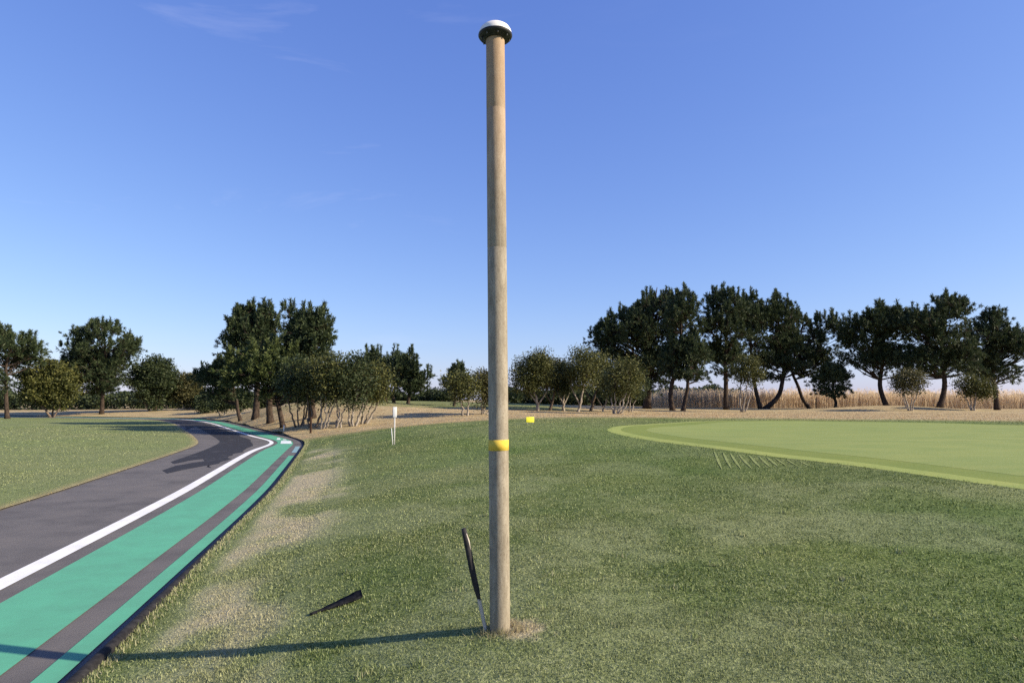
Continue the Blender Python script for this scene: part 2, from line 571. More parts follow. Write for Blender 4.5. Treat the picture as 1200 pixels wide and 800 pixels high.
# ------------------------------------------------------------------ ground sheet
front = np.concatenate([np.arange(-52, 52.01, .45)])
back = np.arange(55, 306, 3.0)
ang = np.radians(np.concatenate([front, back]))
rad = [.25]
while rad[-1] < 5000:
    rad.append(rad[-1] * (1.018 if rad[-1] < 120 else 1.08))
rad = np.array(rad)
gx = np.concatenate([[0], (rad[:, None] * np.sin(ang)[None, :]).ravel()])
gy = np.concatenate([[0], (rad[:, None] * np.cos(ang)[None, :]).ravel()])
gzv = z_ground(gx, gy)
na, nr = len(ang), len(rad)
i = np.arange(nr - 1)[:, None] * na + 1
j = np.arange(na)[None, :]
j2 = (j + 1) % na
q = np.stack([i + j, i + na + j, i + na + j2, i + j2], 2).reshape(-1, 4)
tri = np.stack([np.zeros(na, int), 1 + np.arange(na), 1 + (np.arange(na) + 1) % na], 1)
b = MB(); b.add(np.stack([gx, gy, gzv], 1), [q, tri])
dry, tan_, lush = turf(gx, gy)
g = b.build('ground', M_ground, smooth=True, attrs={'dry': dry, 'tan': tan_, 'lush': lush})
g['kind'] = 'structure'


NARROW = 1 - .10 * sstep(26, 32, KERB[:, 1]) - .19 * np.exp(-((KERB[:, 1] - 32.5) / 4.2) ** 2)


def ribbon(name, s0, s1, z0, z1, mat, i0=0, i1=None, drape=False, cols=2, turfattr=False, kind='structure', narrow=False):
    """a sheet that follows the kerb line between two offsets from it"""
    K, N = KERB[i0:i1], KN[i0:i1]
    if narrow: N = N * NARROW[i0:i1, None]
    w = np.linspace(0, 1, cols)
    P = K[:, None, :] + N[:, None, :] * (s0 + (s1 - s0) * w)[None, :, None]
    x, y = P[..., 0].ravel(), P[..., 1].ravel()
    if drape:
        z = z_lawn(x, y) + np.tile(z0 + (z1 - z0) * w, len(K))
    else:
        z = np.tile(z0 + (z1 - z0) * w, len(K))
    n = len(K)
    ii = np.arange(n - 1)[:, None] * cols
    jj = np.arange(cols - 1)[None, :]
    f = np.stack([ii + jj, ii + jj + 1, ii + cols + jj + 1, ii + cols + jj], 2).reshape(-1, 4)
    b = MB(); b.add(np.stack([x, y, z], 1), f)
    at = None
    if turfattr:
        d, t, l = turf(x, y); at = {'dry': d, 'tan': t, 'lush': l}
    o = b.build(name, mat, smooth=True, attrs=at)
    o['kind'] = kind
    return o


ribbon('verge', .015, 1.35, .004, -.012, M_ground, drape=True, cols=12, turfattr=True)
ribbon('left_verge', -6.4, -4.62, -.487, -.475, M_ground, cols=10, turfattr=True)
ribbon('road', -4.66, .04, ZR, ZR, M_asphalt, cols=4)
iap = int(np.argmin(np.abs(KLEN - np.interp(27.2, KERB[:, 1], KLEN))))      # index of the bend
ribbon('white_line', -2.10, -1.85, ZR + .008, ZR + .008, M_whitepaint, narrow=True)
ribbon('green_lane', -1.60, -.65, ZR + .008, ZR + .008, M_greenpaint, cols=3, narrow=True)
ribbon('green_strip', -.37, -.18, ZR + .008, ZR + .008, M_greenpaint, 0, iap - 8)
ribbon('pale_strip', -.37, -.18, ZR + .008, ZR + .008, M_bluepaint, iap - 5, iap + 6)

# kerb: a raised black edging with rounded shoulders, real height
prof = [(-.065, ZR + .002), (-.055, ZR + .075), (-.045, ZR + .085), (.0, ZR + .085), (.02, ZR + .07), (.03, ZR - .02)]
K, N = KERB, KN
kf = 1 - .45 * sstep(26.5, 29, K[:, 1:2])
P = np.stack([np.concatenate([K + N * s, ZR + (z - ZR) * np.where(z > ZR, kf, 1)], 1) for s, z in prof], 1)
cols = len(prof)
ii = np.arange(len(K) - 1)[:, None] * cols; jj = np.arange(cols - 1)[None, :]
b = MB(); b.add(P.reshape(-1, 3), np.stack([ii + jj, ii + cols + jj, ii + cols + jj + 1, ii + jj + 1], 2).reshape(-1, 4))
kb = b.build('kerb', M_kerb, smooth=False); kb['kind'] = 'structure'


def sheet(name, pts, z, mat):
    b = MB(); pts = np.asarray(pts)
    P3 = [mathutils.Vector((p[0], p[1], z)) for p in pts]
    b.add(np.array(P3), np.array(mathutils.geometry.tessellate_polygon([P3])))
    o = b.build(name, mat); o['kind'] = 'structure'
    return o


# dark newer asphalt laid in the middle of the path
def along(y0, s):
    i = int(np.argmin(np.abs(KERB[:, 1] - y0)))
    return KERB[i] + KN[i] * s


edge_r = [along(y, -2.36 + .10 * math.sin(y * 1.7) + .08 * math.sin(y * 4.1)) for y in np.arange(20.4, 27, .5)] + \
         [along(y, -2.25 + .08 * math.sin(y * 1.3)) for y in np.arange(27, 72, 1.5)]
edge_l = [along(y, -4.35 + .1 * math.sin(y * .9)) for y in np.arange(71, 46, -1.6)]
_lp = [(229, 499.5), (238, 504), (247, 509.5), (253, 513), (258, 517), (255, 520), (247, 524), (236, 528.5), (219, 534.5), (200, 541), (204, 543.5), (222, 539.5), (238, 537.5),
       (240, 540), (226, 542), (206, 545.5), (190, 551), (196, 554.5), (214, 550.5), (232, 547), (244, 545)]
edge_l += [np.array(at_z(u_, v_, ZR)[:2]) for u_, v_ in _lp]
sheet('asphalt_patch', edge_r + edge_l, ZR + .004, M_newasphalt)
# worn white mark painted on the green lane at the bend
b = MB()
for (u0, u1, v0, v1) in ((328.6, 342.0, 516.2, 519.6), (331, 336, 514.4, 515.4), (324, 329, 512.9, 514.9)):
    c4 = np.array([at_z(u, v, ZR + .012) for u, v in ((u0, v1), (u1, v1), (u1 - 1.2, v0), (u0 + 1.0, v0))])
    b.add(c4, np.array([[0, 1, 2, 3]]))
o = b.build('white_marking', M_wornwhite); o['kind'] = 'structure'


# ------------------------------------------------------------------ putting green (sheets laid on the turf)
def closed_smooth(pts, n=240, passes=30):
    p = np.asarray(pts, float)
    p = np.concatenate([p, p[:1]])
    seg = np.linalg.norm(np.diff(p, axis=0), axis=1)
    t = np.concatenate([[0], np.cumsum(seg)])
    tt = np.linspace(0, t[-1], n, endpoint=False)
    q = np.stack([np.interp(tt, t, p[:, k]) for k in range(2)], 1)
    for _ in range(passes):
        q = q * .5 + (np.roll(q, 1, 0) + np.roll(q, -1, 0)) * .25
    return q


def zof(u, v):
    return at_z(u, v, .5)[:2]


tip = [at_z(*a)[:2] for a in ((981, 543.5, .36), (920, 536.5, .39), (860, 528.5, .42), (800, 519.5, .46), (745, 511, .51), (714, 505, .56), (709, 502.5, .57), (725, 500.2, .57), (770, 498, .56))]
outer = closed_smooth(tip + [(8.5, 29.0), (13, 30.5), (19, 29.5), (24, 25), (25, 18), (21, 11), (14.5, 7.6), (10, 7.2), (7.6, 8.2)], 300, 10)


def inset(poly, d):
    t = np.roll(poly, -1, 0) - np.roll(poly, 1, 0)
    t /= np.linalg.norm(t, axis=1)[:, None]
    nrm = np.stack([-t[:, 1], t[:, 0]], 1)
    ctr = poly.mean(0)
    if ((ctr - poly) * nrm).sum() < 0: nrm = -nrm
    q = poly + nrm * d
    for _ in range(6):
        q = q * .5 + (np.roll(q, 1, 0) + np.roll(q, -1, 0)) * .25
    return q


def ring_sheet(name, p0, p1, h, mat, n=5):
    m = len(p0)
    w = np.linspace(0, 1, n)
    P = p0[:, None, :] * (1 - w)[None, :, None] + p1[:, None, :] * w[None, :, None]
    x, y = P[..., 0].ravel(), P[..., 1].ravel()
    z = z_lawn(x, y) + np.tile(h[0] + (h[1] - h[0]) * w, m)
    ii = np.arange(m)[:, None] * n; i2 = ((np.arange(m) + 1) % m)[:, None] * n; jj = np.arange(n - 1)[None, :]
    b = MB(); b.add(np.stack([x, y, z], 1), np.stack([ii + jj, i2 + jj, i2 + jj + 1, ii + jj + 1], 2).reshape(-1, 4))
    o = b.build(name, mat, smooth=True); o['kind'] = 'structure'
    return o


p1, p2 = inset(outer, .42), inset(outer, 1.25)
OUT_IN = inset(outer, .12)
ring_sheet('collar', outer, p1, (.003, .014), M_collar)
ring_sheet('apron', p1, p2, (.012, .012), M_apron, 6)
ctr = np.repeat(p2.mean(0)[None, :], len(p2), 0)
ring_sheet('putting_green', p2, ctr, (.014, .02), M_put, 30)


def inside(poly, x, y):
    r = np.zeros(len(x), bool)
    px, py = poly[:, 0], poly[:, 1]
    qx, qy = np.roll(px, -1), np.roll(py, -1)
    for k in range(len(poly)):
        c = ((py[k] > y) != (qy[k] > y))
        with np.errstate(divide='ignore', invalid='ignore'):
            xi = (qx[k] - px[k]) * (y - py[k]) / (qy[k] - py[k]) + px[k]
        r ^= c & (x < xi)
    return r


def on_lawn(u, v):
    """where the ray through a pixel meets the turf"""
    rx, rz = ray(u, v)
    ys = np.linspace(3, 90, 3000)
    h = EYE + rz * ys - z_lawn(rx * ys, ys)
    k = int(np.argmax(h < 0)) if (h < 0).any() else len(ys) - 1
    return np.array([rx * ys[k], ys[k]])


# pale mowing lines that fan out from the collar
b = MB()
for k, (u0, v0, u1, v1) in enumerate(((837, 529, 846, 550), (847, 530, 857, 549), (856, 531.5, 868, 549.5), (866, 533, 881, 549.5), (878, 534, 891, 548),
                                      (890, 535.5, 902, 547), (899, 536, 912, 547), (909, 537, 921, 545.5), (922, 539, 936, 547), (937, 540.5, 950, 547))):
    a, c = on_lawn(u0, v0), on_lawn(u1, v1)
    t = np.linspace(0, 1, 14)[:, None]
    ln = a * (1 - t) + c * t
    d = (c - a) / np.linalg.norm(c - a)
    n_ = np.array([d[1], -d[0]])
    wd = .026 * np.sin(np.linspace(.35, 2.9, 14))[:, None] * (1 if k < 7 else .7)
    L, Rr = ln - n_ * wd, ln + n_ * wd
    xy = np.stack([L, Rr], 1).reshape(-1, 2)
    z = z_lawn(xy[:, 0], xy[:, 1]) + .007
    kk = np.arange(13) * 2
    b.add(np.concatenate([xy, z[:, None]], 1), np.stack([kk, kk + 1, kk + 3, kk + 2], 1))
o = b.build('mowing_lines', M_mow); o['kind'] = 'structure'


# ------------------------------------------------------------------ grass blades
def blades(r0, r1, n, h0, h1, w, a0=-47, a1=47):
    th = np.radians(rng.uniform(a0, a1, n))
    r = np.sqrt(rng.uniform(r0 * r0, r1 * r1, n))
    x, y = r * np.sin(th), r * np.cos(th)
    clump = fbm(x * 9, y * 9, 71, 2) * .6 + fbm(x * 1.3, y * 1.3, 75, 3) * .4
    keep = rng.random(n) < np.clip((clump - .22) * 2.6, .12, 1)
    s = kerb_s(x, y)
    keep &= (s > .02 + .06 * rng.random(n)) | (s < -4.70 + .1 * rng.random(n))
    keep &= ~inside(OUT_IN, x, y) & (~inside(outer, x, y) | (rng.random(n) < .55))
    keep &= np.hypot(x - PB[0], y - PB[1]) > .072
    x, y, s, clump = x[keep], y[keep], s[keep], clump[keep]
    n = len(x)
    z = np.where(s > 0, z_lawn(x, y), -.485)
    dry, tan_, lush = turf(x, y)
    h = rng.uniform(h0, h1, n) * (.6 + .8 * clump) * (1 - .35 * dry)
    tall = rng.random(n) < .012
    h = np.where(tall, h * 1.4, h)
    az = rng.uniform(0, 2 * math.pi, n)
    lean = np.abs(rng.normal(0, .65, n)) + .2
    dx, dy, dz = np.cos(az) * np.sin(lean), np.sin(az) * np.sin(lean), np.cos(lean)
    pa = az + math.pi / 2 + rng.normal(0, .5, n)
    wx, wy = np.cos(pa) * w * .5, np.sin(pa) * w * .5
    base = np.stack([x, y, z - .004], 1)
    tip = base + np.stack([dx, dy, dz], 1) * h[:, None]
    W = np.stack([wx, wy, np.zeros(n)], 1) * rng.uniform(.7, 1.3, n)[:, None]
    V = np.stack([base - W, base + W, tip + W * .25, tip - W * .25], 1).reshape(-1, 3)
    rep = lambda a: np.repeat(a, 4)
    return V, rep(dry), rep(tan_), rep(lush)


b = MB(); A = [[], [], []]
for args in ((2.2, 5.2, 230000, .011, .027, .0052), (5.2, 8.5, 190000, .012, .028, .0072), (8.5, 14, 160000, .013, .029, .011),
             (14, 24, 110000, .014, .034, .019), (24, 36, 50000, .014, .034, .03), (36, 62, 60000, .018, .05, .045)):
    V, d, t, l = blades(*args)
    k = len(V) // 4
    b.add(V, np.arange(k * 4).reshape(k, 4))
    for q_, a in zip(A, (d, t, l)): q_.append(a)
# longer straw round the foot of the pole
n = 900
az = rng.uniform(0, 2 * math.pi, n); rr = .075 + np.abs(rng.normal(0, .09, n))
x, y = PB[0] + np.cos(az) * rr + .04 * (rng.random(n)), PB[1] + np.sin(az) * rr * .8
z = z_lawn(x, y)
hh = rng.uniform(.02, .06, n) * np.clip(1.3 - rr * 2.5, .35, 1)
ln = np.abs(rng.normal(.3, .5, n)); a2 = az + rng.normal(0, .8, n)
base = np.stack([x, y, z - .004], 1); tip = base + np.stack([np.cos(a2) * np.sin(ln), np.sin(a2) * np.sin(ln), np.cos(ln)], 1) * hh[:, None]
W = np.stack([-np.sin(a2), np.cos(a2), np.zeros(n)], 1) * .0024
b.add(np.stack([base - W, base + W, tip + W * .2, tip - W * .2], 1).reshape(-1, 3), np.arange(n * 4).reshape(n, 4))
dd = np.clip(rng.normal(.5, .35, n) + .5 * (np.cos(az) > .2), 0, 1)
for q_, a in zip(A, (dd, dd * .25, np.zeros(n))): q_.append(np.repeat(a, 4))
def strands(x, y, h0, h1, w, dryv, lushv, spread=.35):
    n = len(x)
    z = z_lawn(x, y)
    hh = rng.uniform(h0, h1, n); a2 = rng.uniform(0, 2 * math.pi, n); ln = np.abs(rng.normal(.15, spread, n))
    base = np.stack([x, y, z - .004], 1); tip = base + np.stack([np.cos(a2) * np.sin(ln), np.sin(a2) * np.sin(ln), np.cos(ln)], 1) * hh[:, None]
    W = np.stack([-np.sin(a2), np.cos(a2), np.zeros(n)], 1) * w
    b.add(np.stack([base - W, base + W, tip + W * .2, tip - W * .2], 1).reshape(-1, 3), np.arange(n * 4).reshape(n, 4))
    for q_, a in zip(A, (dryv, np.zeros(n), lushv)): q_.append(np.repeat(a, 4))


n = 26000                                   # ragged turf edge along the kerb
ki = rng.integers(0, int(np.argmin(np.abs(KERB[:, 1] - 32))), n)
so_ = .015 + np.abs(rng.normal(0, .07, n)); jt = rng.uniform(-.3, .3, n)
tt_ = np.stack([-KN[:, 1], KN[:, 0]], 1)
ex, ey = (KERB[ki] + KN[ki] * so_[:, None] + tt_[ki] * jt[:, None]).T
strands(ex, ey, .015, .055, .0028 + .0003 * np.clip(ey, 3, 30)[:, None] , np.clip(rng.normal(.45, .3, n), 0, 1), rng.random(n), .6)
for _ in range(46):                         # taller yellowish tufts in the turf
    th_, r_ = R(rng.uniform(-16, 44)), math.sqrt(rng.uniform(9, 80))
    k_ = int(rng.integers(14, 34))
    strands(r_ * math.sin(th_) + rng.normal(0, .03, k_), r_ * math.cos(th_) + rng.normal(0, .03, k_), .025, .055, .0026 + .0003 * r_, rng.uniform(0, .7, k_), np.full(k_, 1.0), .5)
gr = b.build('grass', M_blade, attrs={'dry': np.concatenate(A[0]), 'tan': np.concatenate(A[1]), 'lush': np.concatenate(A[2])})
tag(gr, 'short mottled green and straw grass covering the lawn', 'grass', kind='stuff')


# ------------------------------------------------------------------ pole with cap
H = 4.203                                    # height of the cap's rim above the foot
pole = thing('pole', 'tall weathered beige pole with yellow band and white domed cap', 'pole', (PB[0], PB[1], gz(PB[0], PB[1])), None, (0, R(-.57), 0))
RP = .0685
b = MB()
pr = [(RP * .98, -.25), (RP, 0)]
for z in (.9, 1.3, 1.8, 2.3):
    pr.append((RP, z))
for zs in (2.62, 3.64):                      # faint seams in the tube
    pr += [(RP, zs - .006), (RP * .985, zs - .003), (RP * .985, zs + .003), (RP, zs + .006)]
pr += [(RP * .99, H - .03), (RP * .9, H + .01)]
b.lathe(pr, 64)
b.build('shaft', M_pole, pole, smooth=True)
zt = at_y(586, 521, PB[1])[2] - gz(PB[0], PB[1])
b = MB(); b.lathe([(RP - .001, zt - .037), (RP + .002, zt - .036), (RP + .002, zt + .036), (RP - .001, zt + .037)], 64)
b.build('tape_band', M_tape, pole, smooth=False)
b = MB()
b.lathe([(RP - .002, H - .036), (.082, H - .034), (.092, H - .022), (.114, H - .018), (.121, H - .010), (.125, H - .002), (.124, H + .006), (.110, H + .010), (.02, H + .012)], 56)
cap = b.build('cap_rim', M_blackplastic, pole, smooth=True)
b = MB()
b.lathe([(.120, H + .006), (.1195, H + .022), (.114, H + .038), (.102, H + .057), (.080, H + .073), (.05, H + .084), (.02, H + .088), (.0005, H + .089)], 56)
b.build('dome', M_dome, cap, smooth=True)
for k in range(8):
    a = k * math.pi / 4 + .2
    b = MB(); b.tube([(math.cos(a) * .103, math.sin(a) * .103, H - .032), (math.cos(a) * .103, math.sin(a) * .103, H - .014)], .006, 6)
    b.build('bolt', M_steel, cap)
b = MB(); b.box((-.092, -.035, H - .045), (.008, .006, .05)); b.build('clip', M_blackplastic, cap)

# ------------------------------------------------------------------ leaning stake beside the pole
s0 = np.array(at_y(569.5, 727, PB[1] + .02)); s0[2] = gz(s0[0], s0[1])
s1 = np.array(at_y(543, 619, PB[1] - .02))
ax = s1 - s0
st = thing('stake', 'leaning stake with black sleeve and bare pale foot beside the pole', 'stake', tuple(s0))
b = MB(); b.tube([ax * t for t in (-.12, 0, .2, .5, .93)], [.009, .012, .013, .012, .011], 8); b.build('wood', M_whitewood, st, smooth=True)
pts = [ax * t + np.array([.002 * math.sin(t * 9), 0, 0]) for t in np.linspace(.29, 1.0, 12)]
b = MB(); b.tube(pts, [.011, .016, .020, .021, .021, .022, .021, .022, .021, .020, .019, .016], 9)
b.build('sleeve', M_burnt, st, smooth=True)
b = MB(); b.tube([ax * .80 + np.array([.018, -.008, 0]), ax * .88 + np.array([.018, -.008, 0]), ax * .955 + np.array([.014, -.008, 0])], [.004, .007, .004], 6)
b.build('bare_strip', M_whitewood, st, smooth=True)

# ------------------------------------------------------------------ black scrap lying in the grass
e0, e1 = on_lawn(363, 721), on_lawn(424, 703)
e0 = np.array([*e0, gz(*e0)]); e1 = np.array([*e1, gz(*e1)])
sc = MB()
n = 14
d = e1 - e0; L = np.linalg.norm(d); d /= L
side = np.array([-d[1], d[0], 0]); side /= np.linalg.norm(side)
topv, botv = [], []
for k in range(n):
    t = k / (n - 1)
    w = .017 + .034 * sstep(0, .75, np.array(t)) * (1 if t < .97 else .55) + .004 * math.sin(t * 23)
    c = e0 + d * L * t + side * .02 * math.sin(t * 3.0)
    c[2] = gz(c[0], c[1]) + .016 + .030 * t * t
    lift = .035 * t * t
    topv += [c - side * w, c - side * w * .2 + np.array([0, 0, .006]), c + side * w + np.array([0, 0, lift])]
topv = np.array(topv)
V = np.concatenate([topv, topv - np.array([0, 0, .012])])
m3 = n * 3
f = []
for k in range(n - 1):
    for q_ in range(2):
        a = k * 3 + q_
        f.append([a, a + 3, a + 4, a + 1]); f.append([m3 + a, m3 + a + 1, m3 + a + 4, m3 + a + 3])
    f.append([k * 3, m3 + k * 3, m3 + k * 3 + 3, k * 3 + 3]); f.append([k * 3 + 2, k * 3 + 5, m3 + k * 3 + 5, m3 + k * 3 + 2])
for k in (0, n - 1):
    for q_ in range(2):
        a = k * 3 + q_; f.append([a, a + 1, m3 + a + 1, m3 + a])
sc.add(V, np.array(f))
tag(sc.build('rubber_scrap', M_scrap), 'curled black scrap lying in the grass left of the pole', 'scrap')

# ------------------------------------------------------------------ white marker sign with a thin stick at its foot
g0 = on_lawn(462, 521)
zb = gz(*g0)
sg = thing('sign_post', 'white narrow plate on grey post standing on the lawn', 'sign', (g0[0], g0[1], zb), None, (0, 0, R(8)))
hs = at_y(462, 476.5, g0[1])[2] - zb
b = MB(); b.tube([(0, 0, -.2), (0, 0, hs - .05)], .023, 10); b.build('post', M_greypost, sg, smooth=True)
b = MB(); b.box((.004, -.040, hs - .17), (.125, .018, .33)); b.build('plate', M_white, sg, bevel=.004)
b = MB(); b.box((0, -.016, hs - .17), (.035, .03, .24)); b.box((-.064, -.022, hs - .17), (.012, .05, .33)); b.build('plate_bracket', M_darkwood, sg)
q0 = np.array([g0[0] - .04, g0[1] - .06, zb]); q1 = np.array(at_y(458.8, 501.5, g0[1] - .05)) - q0
ms = thing('marker_stick', 'thin white stick leaning against the foot of the grey sign post', 'stick', tuple(q0))
b = MB(); b.tube([q1 * t for t in (-.15, .5, 1.0)], [.010, .012, .010], 7); b.build('stick', M_white, ms, smooth=True)

# yellow board on the crest
g0 = on_lawn(621.3, 496.6); zb = gz(*g0)
yb = thing('notice_board', 'small blank yellow board standing low on the lawn crest', 'board', (g0[0], g0[1], zb), None, (0, 0, R(16)))
sc_ = g0[1] / F
b = MB(); b.box((0, 0, 5.0 * sc_), (9.6 * sc_, .02, 6.2 * sc_)); b.build('panel', M_yellow, yb, bevel=.002)
for sx in (-1, 1):
    b = MB(); b.box((sx * 3.4 * sc_, .024, 1.6 * sc_), (.02, .02, 4.6 * sc_ + .1)); b.build('leg', M_greypost, yb)

# brown marker post with a dark box by the bend, and a white stake farther left
g0 = on_lawn(364, 507.3); zb = gz(*g0)
bp = thing('marker_post', 'dark brown wooden post with small box by the path bend', 'post', (g0[0], g0[1], zb))
k = g0[1] / F
b = MB(); b.box((0, 0, 9.3 * k - .1), (2.0 * k, 2.0 * k, 18.6 * k + .2)); b.build('post', M_darkwood, bp, bevel=.006)
b = MB(); b.box((-2.9 * k, .01, 15.4 * k), (3.6 * k, .06, 4.4 * k)); b.build('box', M_blackplastic, bp, bevel=.008)
g0 = on_lawn(332.6, 505); zb = gz(*g0); k = g0[1] / F
ws = thing('white_stake', 'short white stake at the dry edge of the path bend', 'stake', (g0[0], g0[1], zb))
b = MB(); b.tube([(0, 0, -.1), (0, 0, 6.2 * k)], .03, 8); b.build('stick', M_white, ws, smooth=True)
b = MB(); b.tube([(0, 0, 6.2 * k), (0, 0, 7.0 * k), (0, 0, 7.2 * k)], [.034, .034, .015], 8); b.build('tip', M_greypost, ws, smooth=True)
g0 = np.array(at_y(956.5, 478, 71))[:2]; zb = gz(*g0); k = 71 / F
tp = thing('wooden_pole', 'thin dark stick standing in front of the reeds', 'post', (g0[0], g0[1], zb), None, (0, R(1), 0))
b = MB(); b.tube([(0, 0, -.2), (0, 0, 5 * k), (0.01, 0, 12.5 * k)], [.05, .045, .04], 7); b.build('stick', M_darkwood, tp, smooth=True)


# ------------------------------------------------------------------ trees
def unit(v):
    return v / (np.linalg.norm(v, axis=-1, keepdims=True) + 1e-9)


def bez(a, m, c, n=6):
    t = np.linspace(0, 1, n)[:, None]
    return a * (1 - t) ** 2 + 2 * m * t * (1 - t) + c * t * t


def needles(mb, P, Ax, rs, n=13, ln=.30, w=.055):
    """tufts of needles at twig ends"""
    k = len(P)
    base = np.repeat(P, n, 0) - np.repeat(Ax, n, 0) * rs.uniform(0, .20, (k * n, 1))
    d = unit(np.repeat(Ax, n, 0) * 1.0 + rs.normal(0, .55, (k * n, 3)))
    sd = unit(np.cross(d, rs.normal(0, 1, (k * n, 3))))
    l = rs.uniform(.65, 1.15, (k * n, 1)) * ln
    ww = w * rs.uniform(.6, 1.2, (k * n, 1))
    V = np.stack([base - sd * ww * .5, base + d * l * .55 - sd * ww * .2 + sd * ww * .9, base + d * l], 1)
    mb.add(V.reshape(-1, 3), np.arange(k * n * 3).reshape(-1, 3))


def leaves(mb, P, rs, ln=.13, up=.4):
    k = len(P)
    nrm = unit(rs.normal(0, 1, (k, 3)) + np.array([0, 0, up]))
    a = unit(np.cross(nrm, rs.normal(0, 1, (k, 3))))
    c = np.cross(nrm, a)
    l = ln * rs.uniform(.6, 1.3, (k, 1))
    V = np.stack([P - a * l * .5, P + c * l * .27, P + a * l * .5, P - c * l * .27], 1)
    mb.add(V.reshape(-1, 3), np.arange(k * 4).reshape(-1, 4))


def tree_base(u, d):
    rx, _ = ray(u, 470)
    x = rx * d
    return np.array([x, d, gz(x, d)])


def ellipsoids(crowns, d, B, depth):
    out = []
    for (u, v, ru, rv) in crowns:
        c = np.array(at_y(u, v, d)) - B
        a, h = ru * d / F, rv * d / F
        out.append((c, np.array([a, depth * (a + h) * .5, h])))
    return out


def pine(u, d, crowns, label, trunk=None, seed=0, dens=1.0, mat=None, depth=.85, r0=.24, group='pine trees', pad=.62, cat='pine tree', low=.3, name='pine_tree', nl=.30):
    rs = np.random.default_rng(1000 + seed)
    B = tree_base(u, d)
    B0 = B - np.array([0, 0, .1])
    root = thing(name, label, cat, tuple(B0), group)
    E = ellipsoids(crowns, d, B0, depth)
    top = max(E, key=lambda e: e[0][2] + e[1][2])
    H = top[0][2] + top[1][2] * .9
    if trunk:
        tp = [np.array(at_y(a, b_, d)) - B0 for a, b_ in trunk]
        tp[0] = np.array([tp[0][0], 0, 0])
        tp[0][0] = 0
        last = tp[-1]
        tp += [last * .5 + np.array([top[0][0], 0, H]) * .5 + rs.normal(0, .2, 3), np.array([top[0][0], top[0][1], H])]
    else:
        tp = [np.zeros(3)]
        for t in (.2, .4, .6, .8, 1.0):
            tp.append(np.array([top[0][0] * t ** 1.2, 0, H * t]) + rs.normal(0, .12 + .1 * t, 3) * np.array([1, 1, .2]))
    tp = np.array(tp)
    s = np.concatenate([[0], np.cumsum(np.linalg.norm(np.diff(tp, axis=0), axis=1))])
    tt = np.linspace(0, s[-1], 22)
    tp = np.stack([np.interp(tt, s, tp[:, k]) for k in range(3)], 1)
    for _ in range(2):
        tp[1:-1] = tp[1:-1] * .5 + (tp[:-2] + tp[2:]) * .25
    fr = tt / tt[-1]
    tr = .66 * r0 * (1 - fr) ** .8 + .03
    tr[0] *= 1.35; tr[1] *= 1.1
    tm = MB(); tm.tube(tp, tr, 10)
    cm = MB()
    P, AX = [], []
    for (c, rr) in E:
        vol = rr[0] * rr[1] * rr[2]
        n = int(dens * (10 + 6.4 * vol ** (2 / 3)))
        dirs = unit(rs.normal(0, 1, (n, 3)))
        rad_ = rs.uniform(.25, 1, (n, 1)) ** .5
        pads = c + dirs * rad_ * rr * .92
        pads = pads[(pads[:, 2] > 1.2) & (rs.random(len(pads)) < np.where(pads[:, 2] < c[2], .72, 1.0))]
        dd_ = np.sort(np.linalg.norm(pads[:, None] - pads[None], axis=2), axis=1)
        pads = pads[dd_[:, min(3, len(pads) - 1)] < 1.25 + .12 * rr.mean()]
        for p in pads:
            # limb leaves the trunk lower than the pad
            want = p[2] - .45 * np.hypot(p[0] - top[0][0], p[1]) - .3
            k = int(np.clip(np.argmin(np.abs(tp[:, 2] - max(want, H * low))), 4, 20))
            a = tp[k]
            m = a * .45 + p * .55 + np.array([0, 0, -.12 * np.linalg.norm(p - a)]) + rs.normal(0, .15, 3)
            L = np.linalg.norm(p - a)
            tm.tube(bez(a, m, p, 6), np.linspace(min(tr[k] * .55, .03 + .018 * L), .018, 6), 5, False)
            q = int(rs.integers(10, 17))
            off = np.clip(rs.normal(0, 1, (q, 3)), -1.3, 1.3) * np.array([pad, pad, pad * .42])
            tips = p + off
            ax = unit(off * np.array([1, 1, .6]) + (p - c) * .25 + np.array([0, 0, .55]) + rs.normal(0, .15, (q, 3)))
            P.append(tips); AX.append(ax)
            if p[2] > c[2] - .2 * rr[2]:      # upright leader shoots
                k3 = int(rs.integers(3, 7))
                o3 = np.clip(rs.normal(0, 1, (k3, 3)), -1.3, 1.3) * np.array([.45 * pad, .45 * pad, 0]) + np.array([0, 0, 1]) * rs.uniform(.45, 1.35, (k3, 1))
                for w3 in (1.0, .8, .6, .42):
                    P.append(p + o3 * np.array([1, 1, w3])); AX.append(unit(o3 * np.array([.5, .5, 0]) + np.array([0, 0, 1.0])))
                for t_ in range(k3):
                    tm.tube(np.stack([p, p + o3[t_] * .6, p + o3[t_]]), [.016, .012, .007], 3, False)
            for t_ in range(0, q, 2):
                tm.tube(np.stack([p, p * .5 + tips[t_] * .5 - np.array([0, 0, .05]), tips[t_]]), [.016, .012, .008], 3, False)
    P, AX = np.concatenate(P), np.concatenate(AX)
    needles(cm, P, AX, rs, 20, nl * 1.12, .075)
    tm.build('trunk', M_barkdark, root, smooth=True)
    cm.build('crown', mat or M_pine, root)
    return root


